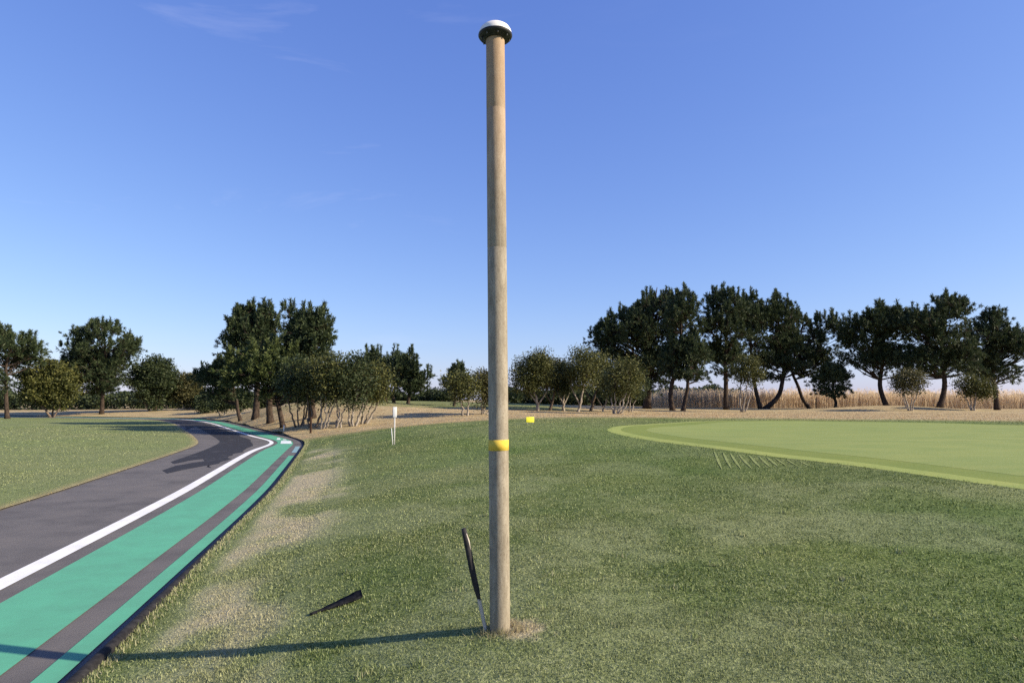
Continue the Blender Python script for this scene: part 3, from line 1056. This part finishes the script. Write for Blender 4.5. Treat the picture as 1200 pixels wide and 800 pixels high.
def broadleaf(u, d, crowns, label, stems=1, seed=0, mat=None, bark=None, dens=1.0, depth=.85, r0=.10, group='broadleaf trees', spread=.5, leaf=.135, name='broadleaf_tree', cat='tree', fork=.33, pad=.42):
    rs = np.random.default_rng(5000 + seed)
    B = tree_base(u, d)
    B0 = B - np.array([0, 0, .08])
    root = thing(name, label, cat, tuple(B0), group)
    E = ellipsoids(crowns, d, B0, depth)
    big = max(E, key=lambda e: e[1][0] * e[1][2])
    bot = max(.35, big[0][2] - big[1][2])
    tm, cm, tw = MB(), MB(), MB()
    hubs = []
    for k in range(stems):
        a = k * 2 * math.pi / stems + rs.uniform(-.5, .5)
        sp = spread * big[1][0] if stems > 1 else .12
        tgt = np.array([big[0][0] * .8 + math.cos(a) * sp, math.sin(a) * sp, bot + .35 * big[1][2]])
        b0 = np.array([math.cos(a) * .16, math.sin(a) * .10, 0]) if stems > 1 else np.zeros(3)
        mid = b0 * .55 + tgt * .45 + np.array([rs.normal(0, .10), rs.normal(0, .10), rs.uniform(-.1, .15)])
        path = bez(b0, mid + (mid - (b0 + tgt) / 2) * .6, tgt, 10)
        path[2:-2, :2] += rs.normal(0, .035, (6, 2))
        r_ = r0 * (1 if stems == 1 else .72) * rs.uniform(.8, 1.15)
        tm.tube(path, np.linspace(r_ * 1.15, r_ * .5, 10), 8)
        kf = int(10 * max(fork, .3)) + 1
        hubs += [path[j_] for j_ in range(kf, 10)]
        if stems == 1:                        # low forks
            for sgn in (-1, 1):
                e = np.array([sgn * big[1][0] * rs.uniform(.35, .6), rs.normal(0, .3), bot + .3 * big[1][2]])
                pp = bez(path[kf - 1], path[kf - 1] * .4 + e * .6 + np.array([0, 0, -.1]), e, 7)
                tm.tube(pp, np.linspace(r_ * .62, r_ * .3, 7), 6)
                hubs += list(pp[3:])
    hubs = np.array(hubs)
    PTS = []
    for (c, rr) in E:
        area = (rr[0] * rr[1] * rr[2]) ** (2 / 3)
        n = int(dens * (18 + 42 * area))
        dirs = unit(rs.normal(0, 1, (n, 3)))
        lump = 1 + .16 * np.sin(dirs[:, :1] * 5 + seed) * np.cos(dirs[:, 2:] * 4 + seed * 2) + rs.normal(0, .06, (n, 1))
        rad_ = rs.uniform(.12, 1, (n, 1)) ** .42 * lump
        pads = c + dirs * rad_ * rr * .9
        pads = pads[pads[:, 2] > .35]
        for p in pads:
            k = int(np.argmin(((hubs - p) ** 2).sum(1) + (hubs[:, 2] > p[2] - .1) * .8))
            a = hubs[k]
            m = a * .5 + p * .5 + rs.normal(0, .08, 3) + np.array([0, 0, .06])
            tw.tube(bez(a, m, p, 4), [.016, .012, .009, .005], 4, False)
            q = int(rs.integers(60, 100))
            PTS.append(p + np.clip(rs.normal(0, 1, (q, 3)), -1.7, 1.7) * np.array([pad, pad, pad * .75]) * rs.uniform(.6, 1.1))
    leaves(cm, np.concatenate(PTS), rs, leaf)
    tm.build('trunk', bark or M_barkpale, root, smooth=True)
    tw.build('twigs', M_barkdark, root)
    cm.build('crown', mat or M_leafolive, root)
    return root


GL, GR, GM, GO = 'pines left of the pole', 'pines right of the pole', 'multi-stemmed trees by the path bend', 'low round trees right of the pole'
# --- left mound
pine(300, 53, [(298, 398, 34, 41), (287, 408, 28, 38)], 'big dark pine, left of the twin tallest crowns on the left mound', None, 1, 1.15, group=GL, r0=.36)
pine(367, 46, [(358, 393, 33, 37), (366, 410, 30, 32)], 'tallest dark pine on the left mound, right of the twin crowns', None, 2, 1.15, group=GL, r0=.33)
pine(318, 48, [(318, 432, 32, 30)], 'thick-trunked pine under the gap between the two tallest left crowns', None, 3, 1.0, group=GL, r0=.34)
pine(333, 43, [(304, 441, 42, 30), (330, 446, 30, 24)], 'lighter yellow-green pine in front of the tall dark pines, left mound', None, 4, 1.1, M_pine2, group=GL, r0=.22)
pine(283, 57, [(252, 452, 22, 22), (265, 447, 20, 22)], 'low dark pine leaning left beside the path at left', None, 5, 1.2, group=GL, r0=.2)
pine(452, 64, [(440, 434, 18, 22), (430, 442, 18, 24)], 'small pine peeking over the bushy trees left of the sign', None, 6, 1, group=GL, r0=.2)
pine(462, 62, [(462, 442, 18, 24)], 'narrow pine directly behind the white sign', None, 7, 1, group=GL, r0=.2)
pine(478, 60, [(480, 440, 20, 26), (486, 452, 20, 14)], 'open pine with layered branches at the right end of the left group', [(478, 472), (480, 458), (484, 445)], 8, .9, group=GL, r0=.2)
M6 = [(351, 40, (350, 446, 24, 31), 'dark_leafed multi-stem tree, leftmost at the path bend', M_leafdark, M_barkmid, 4),
      (366, 39, (371, 446, 20, 30), 'second multi-stem tree from the left at the bend, behind the brown post', M_leafolive, M_barkmid, 3),
      (380, 38, (387, 444, 19, 32), 'third multi-stem tree from the left, pale zigzag stems', M_leafolive, M_barkpale, 4),
      (397, 38, (402, 446, 18, 31), 'fourth multi-stem tree from the left, one pale bent stem in front', M_leafdark, M_barkpale, 3),
      (414, 38.5, (419, 445, 21, 32), 'fifth multi-stem tree with a fan of pale straight stems', M_leafdark, M_barkpale, 5),
      (426, 40, (440, 448, 18, 28), 'olive multi-stem tree at the right end, nearest the white sign', M_leafolive, M_barkpale, 4)]
for k, (u, d, cr, lb, mt, bk, ns) in enumerate(M6):
    broadleaf(u, d, [cr], lb.replace('_', '-'), ns, 10 + k, mt, bk, 1.0, .9, .085, GM, .5, .135)
UL = [(262, 68, (259, 470, 13, 13), 'small tree with two pale trunks by the far end of the path', 2), (281, 62, (283, 467, 13, 12), 'slim pale-trunked tree under the low dark pine', 1),
      (240, 75, (244, 474, 13, 13), 'small dark tree where the path vanishes', 3), (303, 66, (306, 467, 15, 11), 'small green tree behind the thick pine trunks on the left', 2)]
for k, (u, d, cr, lb, ns) in enumerate(UL):
    broadleaf(u, d, [cr], lb, ns, 30 + k, M_leafdark, M_barkpale, 1.0, .9, .13, 'understorey trees along the path', .4, .17)
# --- beyond the path on the far left
broadleaf(220, 86, [(222, 458, 19, 22)], 'bronze-olive open tree at the far left edge beyond the path', 3, 40, M_leafbrown, M_barkpale, .9, .9, .16, 'trees beyond the path', .4, .24)
broadleaf(178, 84, [(180, 446, 30, 30)], 'broad dark tree beyond the path, left of the bronze-olive one', 2, 41, M_leafdark, M_barkmid, .9, .9, .2, 'trees beyond the path', .4, .24)
pine(120, 80, [(118, 420, 42, 46), (105, 440, 40, 28)], 'tall pine beyond the path at far left', None, 42, .8, group='trees beyond the path', r0=.34, pad=.8, nl=.4)
broadleaf(62, 76, [(58, 450, 36, 30)], 'olive round tree beyond the path, left of the tall pine', 3, 43, M_leafolive, M_barkmid, .8, .9, .18, 'trees beyond the path', .4, .26)
pine(10, 70, [(5, 425, 40, 46)], 'dark pine at the left end beyond the path', None, 44, .8, group='trees beyond the path', r0=.3, pad=.8, nl=.4)
# --- middle
broadleaf(545, 42.5, [(543, 452, 17, 17)], 'small olive tree with two pale stems, left of the pole', 2, 50, M_leafolive, M_barkpale, 1.1, .9, .09, 'small trees beside the pole', .35, .14)
broadleaf(567, 44, [(571, 456, 14, 18), (568, 446, 8, 12)], 'small bronze tree half hidden by the pole', 3, 51, M_leafbrown, M_barkpale, .95, .9, .09, 'small trees beside the pole', .45, .14)
pine(532, 56, [(536, 449, 11, 13)], 'small dark pine behind the two-stemmed olive tree', None, 52, 1.3, group='small trees beside the pole', r0=.14)
broadleaf(503, 80, [(504, 465, 13, 9)], 'low dark bush on the skyline right of the layered pine', 3, 53, M_leafdark, M_barkmid, 1, .9, .12, 'bushes on the skyline', .5, .2, name='bush', cat='bush')
broadleaf(523, 78, [(522, 464, 14, 8)], 'low dark bush on the skyline left of the small olive tree', 3, 54, M_leafdark, M_barkmid, 1, .9, .12, 'bushes on the skyline', .5, .2, name='bush', cat='bush')
# --- right row of low trees
RR = [(630, 51, [(621, 440, 24, 26), (634, 434, 16, 24)], 'olive tree with a pale Y-shaped trunk just right of the pole', 1, M_leafolive, M_barkpale, .15),
      (644, 54, [(649, 440, 17, 24)], 'bronze-tinged tree behind the Y-shaped trunk', 1, M_leafbrown, M_barkmid, .17),
      (661, 53, [(661, 444, 14, 22)], 'darkest narrow tree in the low row right of the pole', 1, M_leafdark, M_barkpale, .12),
      (677, 51, [(684, 432, 20, 27)], 'tallest olive tree in the low row, forked pale trunk', 1, M_leafolive, M_barkpale, .15),
      (692, 56, [(702, 436, 18, 25)], 'olive tree behind the tallest one in the low row', 1, M_leafolive, M_barkmid, .15),
      (706, 54, [(712, 452, 15, 15)], 'small dark tree with thin forked stem between low row crowns', 1, M_leafdark, M_barkpale, .09),
      (722, 46, [(729, 443, 25, 26)], 'broad olive multi-stem tree at the front right of the low row', 5, M_leafolive, M_barkpale, .11),
      (738, 54, [(744, 451, 13, 18)], 'olive tree at the right end of the low row, against the big pine', 3, M_leafdark, M_barkpale, .11)]
for k, (u, d, cr, lb, ns, mt, bk, r0) in enumerate(RR):
    broadleaf(u, d, cr, lb, ns, 60 + k, mt, bk, 1.0, .9, r0 * .8, GO, .4, .14)
# --- right pines
pine(758, 67, [(740, 402, 48, 44), (770, 378, 36, 46), (757, 436, 42, 26)], 'largest pine right of the pole, broad dark crown on one thick trunk', None, 80, 1.05, group=GR, r0=.55, pad=.75)
pine(788, 61, [(800, 392, 24, 52), (795, 425, 24, 24)], 'dark pine just right of the largest, its trunk upright before the reeds', [(788, 481), (786, 470), (785, 458), (790, 440)], 81, 1.1, group=GR, r0=.3)
pine(800, 60, [(812, 424, 18, 30)], 'slim pine whose trunk tilts right beside the upright one', [(799, 480), (803, 468), (806, 455), (806, 440)], 82, .95, group=GR, r0=.26)
pine(851, 66, [(853, 384, 27, 48), (848, 424, 26, 20)], 'pointed pine with straight trunk in the middle of the right group', [(852, 479), (850, 465), (851, 450), (850, 430)], 83, 1.05, group=GR, r0=.34)
pine(891, 69, [(882, 388, 22, 42)], 'pine with a short trunk tilting left beside the bent trunk', [(892, 478), (888, 467), (885, 455), (882, 435)], 84, 1.0, group=GR, r0=.28)
pine(896, 70, [(908, 388, 30, 40), (922, 415, 30, 28), (905, 432, 34, 16)], 'pine with a thick S-bent trunk sweeping right in front of the reeds', [(896, 479), (905, 471.5), (914, 465), (915.5, 455), (918, 440), (920, 425)], 85, .95, group=GR, r0=.36)
pine(949, 72, [(944, 398, 26, 34), (968, 400, 24, 34), (955, 428, 26, 14)], 'open airy pine with a thin crooked trunk leaning left', [(949, 478.5), (942, 470), (937, 463), (938, 456), (932, 446), (926, 432)], 86, .72, group=GR, r0=.26)
broadleaf(870, 57, [(876, 436, 17, 19)], 'small yellow-olive tree with pale forked stems before the pines', 3, 87, M_leafolive, M_barkpale, .85, .9, .10, 'small trees before the reeds', .5, .15)
pine(978, 66, [(977, 449, 22, 18)], 'low dark bushy pine at the right above the grass bank', None, 88, 1.5, group=GR, r0=.2, low=.15)
pine(1040, 66, [(1014, 404, 30, 36), (1046, 392, 24, 38), (1038, 428, 34, 15)], 'tall pine with tilted trunk right of the low bushy pine', [(1040, 480), (1034, 465), (1030, 450), (1034, 430)], 89, .9, group=GR, r0=.34, pad=.75, nl=.34)
pine(1100, 63, [(1084, 396, 32, 34), (1114, 388, 26, 44), (1126, 424, 30, 17), (1078, 428, 26, 12)], 'tallest pine with a curved trunk near the right end', [(1096, 480), (1106, 462), (1108, 445), (1102, 425)], 90, .9, group=GR, r0=.36, pad=.75, nl=.34)
pine(1168, 66, [(1160, 402, 26, 34), (1186, 418, 28, 30), (1150, 432, 24, 13)], 'rightmost dark pine of the right group', None, 91, .9, group=GR, r0=.34, pad=.75, nl=.34)

broadleaf(1066, 57, [(1066, 447, 18, 17)], 'bronze bush-like tree between the two tilted pines at right', 4, 92, M_leafbrown, M_barkpale, .9, .9, .09, 'small trees before the reeds', .5, .15)
broadleaf(1140, 58, [(1138, 452, 16, 14), (1152, 456, 12, 12)], 'low olive bush-like tree near the right end before the reeds', 4, 93, M_leafolive, M_barkpale, .9, .9, .09, 'small trees before the reeds', .5, .15)

# ------------------------------------------------------------------ reeds
n = 15000
rs = np.random.default_rng(77)
yy = 74 + 9 * rs.uniform(0, 1, n) ** 1.6; uu = rs.uniform(757, 1260, n)
xx = (uu - 600) / F * yy
h = (rs.normal(1.84, .16, n) + .25 * (fbm(xx * .35, yy * .3, 91) - .5)) * np.where(uu < 775, .75, 1)
zb = z_lawn(xx, yy)
lean = rs.normal(0, .10, (n, 2)); yaw = rs.uniform(.15, 1.35, n)
W = np.stack([np.cos(yaw), np.sin(yaw), np.zeros(n)], 1) * rs.uniform(.010, .032, (n, 1))
b0 = np.stack([xx, yy, zb], 1)
t0 = b0 + np.stack([lean[:, 0] * h, lean[:, 1] * h, h], 1)
m0 = b0 * .35 + t0 * .65 + rs.normal(0, .04, (n, 3))
V = np.stack([b0 - W * .5, b0 + W * .5, m0 + W * .9, t0 + W * .15, t0 - W * .15, m0 - W * .9], 1).reshape(-1, 3)
k6 = np.arange(n)[:, None] * 6
b = MB(); b.add(V, [np.concatenate([k6 + np.array([0, 1, 2, 5]), k6 + np.array([5, 2, 3, 4])])])
# plumes
pn = n // 3
tp = t0[:pn]; dr = unit(np.stack([rs.normal(-.5, .5, pn), rs.normal(0, .4, pn), np.full(pn, .8)], 1)) * rs.uniform(.15, .32, (pn, 1))
Wp = W[:pn] * 2.2
V = np.stack([tp - Wp * .3, tp + Wp * .3, tp + dr * .5 + Wp, tp + dr, tp + dr * .5 - Wp], 1).reshape(-1, 3)
k5 = np.arange(pn)[:, None] * 5
b.add(V, [k5 + np.array([0, 1, 2, 4]), k5 + np.array([4, 2, 3])])
tag(b.build('reeds', M_reed), 'band of tall straw-coloured dry reeds behind the pines', 'reeds', kind='stuff')


# ------------------------------------------------------------------ far woodland that reads as one mass
def wood(u0, u1, y0, y1, vtop, dens, seed):
    rs = np.random.default_rng(seed)
    pts = []
    n = int((u1 - u0) * dens)
    for _ in range(n):
        y = rs.uniform(y0, y1); u = rs.uniform(u0, u1)
        x = (u - 600) / F * y
        zt = EYE + (468 - vtop) / F * y
        zg = float(z_lawn(x, y)[0])
        hgt = max(1.0, (zt - zg) * (.7 + .45 * vnoise(np.array(u * .09), np.array(seed * 3.1), 5)))
        k = int(rs.integers(60, 110))
        c = np.array([x, y, zg + hgt * .62])
        dd = unit(rs.normal(0, 1, (k, 3))) * rs.uniform(.3, 1, (k, 1)) ** .5
        pts.append(c + dd * np.array([hgt * .42, hgt * .42, hgt * .42]))
        pts.append(np.array([x, y, zg]) + rs.uniform(-1, 1, (30, 3)) * np.array([hgt * .5, hgt * .4, 0]) + np.array([0, 0, 1]) * rs.uniform(0, hgt * .5, (30, 1)))
    return np.concatenate(pts)


P = np.concatenate([wood(592, 770, 86, 98, 455, 1.5, 1), wood(770, 862, 92, 104, 452, 1.0, 2), wood(860, 1210, 92, 110, 461, .7, 3),
                    wood(235, 500, 82, 96, 459, 1.3, 4), wood(-20, 235, 96, 110, 456, .8, 5)])
b = MB(); leaves(b, P, np.random.default_rng(3), .42)
tag(b.build('woodland', M_leafdark), 'dark low belt of distant woodland behind the trees', 'woodland', kind='stuff')

# ------------------------------------------------------------------ light
sd = bpy.data.lights.new('sun', 'SUN')
sd.energy = 5.0; sd.angle = R(.53); sd.color = (1.0, .87, .68)
so = bpy.data.objects.new('sun', sd); C.objects.link(so)
import mathutils
so.rotation_euler = mathutils.Vector(tuple(SUN)).to_track_quat('Z', 'Y').to_euler()
w = bpy.data.worlds.new('World'); bpy.context.scene.world = w
w.use_nodes = True
nt = w.node_tree
bg = nt.nodes['Background']
sky = nt.nodes.new('ShaderNodeTexSky'); sky.sky_type = 'NISHITA'; sky.sun_disc = False
sky.sun_elevation = SUN_EL
sky.sun_rotation = math.atan2(SUN[0], SUN[1])
sky.altitude = 0; sky.air_density = 1.0; sky.dust_density = 0.5; sky.ozone_density = 5.0
tc = nt.nodes.new('ShaderNodeTexCoord')
mp = nt.nodes.new('ShaderNodeMapping'); mp.inputs['Scale'].default_value = (1.4, 1.4, 6.5); mp.inputs['Rotation'].default_value = (R(6), R(12), R(20))
mp.inputs['Location'].default_value = (.3, .1, .25)
nz = nt.nodes.new('ShaderNodeTexNoise'); nz.inputs['Scale'].default_value = 2.6; nz.inputs['Detail'].default_value = 7; nz.inputs['Roughness'].default_value = .58
nz.inputs['Distortion'].default_value = .5
rp = nt.nodes.new('ShaderNodeValToRGB'); rp.color_ramp.elements[0].position = .60; rp.color_ramp.elements[1].position = .86
rp.color_ramp.elements[1].color = (.10, .10, .10, 1)
mx = nt.nodes.new('ShaderNodeMix'); mx.data_type = 'RGBA'
mx.inputs[7].default_value = (7, 7.4, 8.2, 1)
nt.links.new(tc.outputs['Generated'], mp.inputs['Vector']); nt.links.new(mp.outputs[0], nz.inputs['Vector'])
nt.links.new(nz.outputs['Fac'], rp.inputs['Fac']); sx = nt.nodes.new('ShaderNodeSeparateXYZ'); nt.links.new(tc.outputs['Generated'], sx.inputs[0])
mr = nt.nodes.new('ShaderNodeMapRange'); mr.inputs[1].default_value = .05; mr.inputs[2].default_value = -.30
mr.inputs[3].default_value = .12; mr.inputs[4].default_value = 1.5
nt.links.new(sx.outputs[0], mr.inputs[0])
mm = nt.nodes.new('ShaderNodeMath'); mm.operation = 'MULTIPLY'
nt.links.new(rp.outputs['Color'], mm.inputs[0]); nt.links.new(mr.outputs[0], mm.inputs[1]); nt.links.new(mm.outputs[0], mx.inputs[0])
nt.links.new(sky.outputs[0], mx.inputs[6]); sep = nt.nodes.new('ShaderNodeSeparateColor'); com = nt.nodes.new('ShaderNodeCombineColor')
nt.links.new(mx.outputs[2], sep.inputs[0])
KS = .13 * 2 ** .75
for ch, (gain, power) in enumerate(((.73, .90), (.69, .83), (.90, .52))):      # clear-air colour balance of the sky
    a = nt.nodes.new('ShaderNodeMath'); a.operation = 'MULTIPLY'; a.inputs[1].default_value = KS
    p = nt.nodes.new('ShaderNodeMath'); p.operation = 'POWER'; p.inputs[1].default_value = power
    m = nt.nodes.new('ShaderNodeMath'); m.operation = 'MULTIPLY'; m.inputs[1].default_value = gain / KS
    nt.links.new(sep.outputs[ch], a.inputs[0]); nt.links.new(a.outputs[0], p.inputs[0]); nt.links.new(p.outputs[0], m.inputs[0])
    nt.links.new(m.outputs[0], com.inputs[ch])
nt.links.new(com.outputs[0], bg.inputs['Color'])
bg.inputs['Strength'].default_value = .13

sc = bpy.context.scene
sc.render.engine = 'CYCLES'
sc.view_settings.view_transform = 'Standard'
sc.view_settings.look = 'None'
sc.view_settings.gamma = 1
sc.view_settings.use_curve_mapping = False
sc.view_settings.exposure = 0.75
sc.cycles.max_bounces = 6
sc.cycles.transparent_max_bounces = 6
sc.cycles.use_denoising = False
sc.render.resolution_x, sc.render.resolution_y = 1024, 682
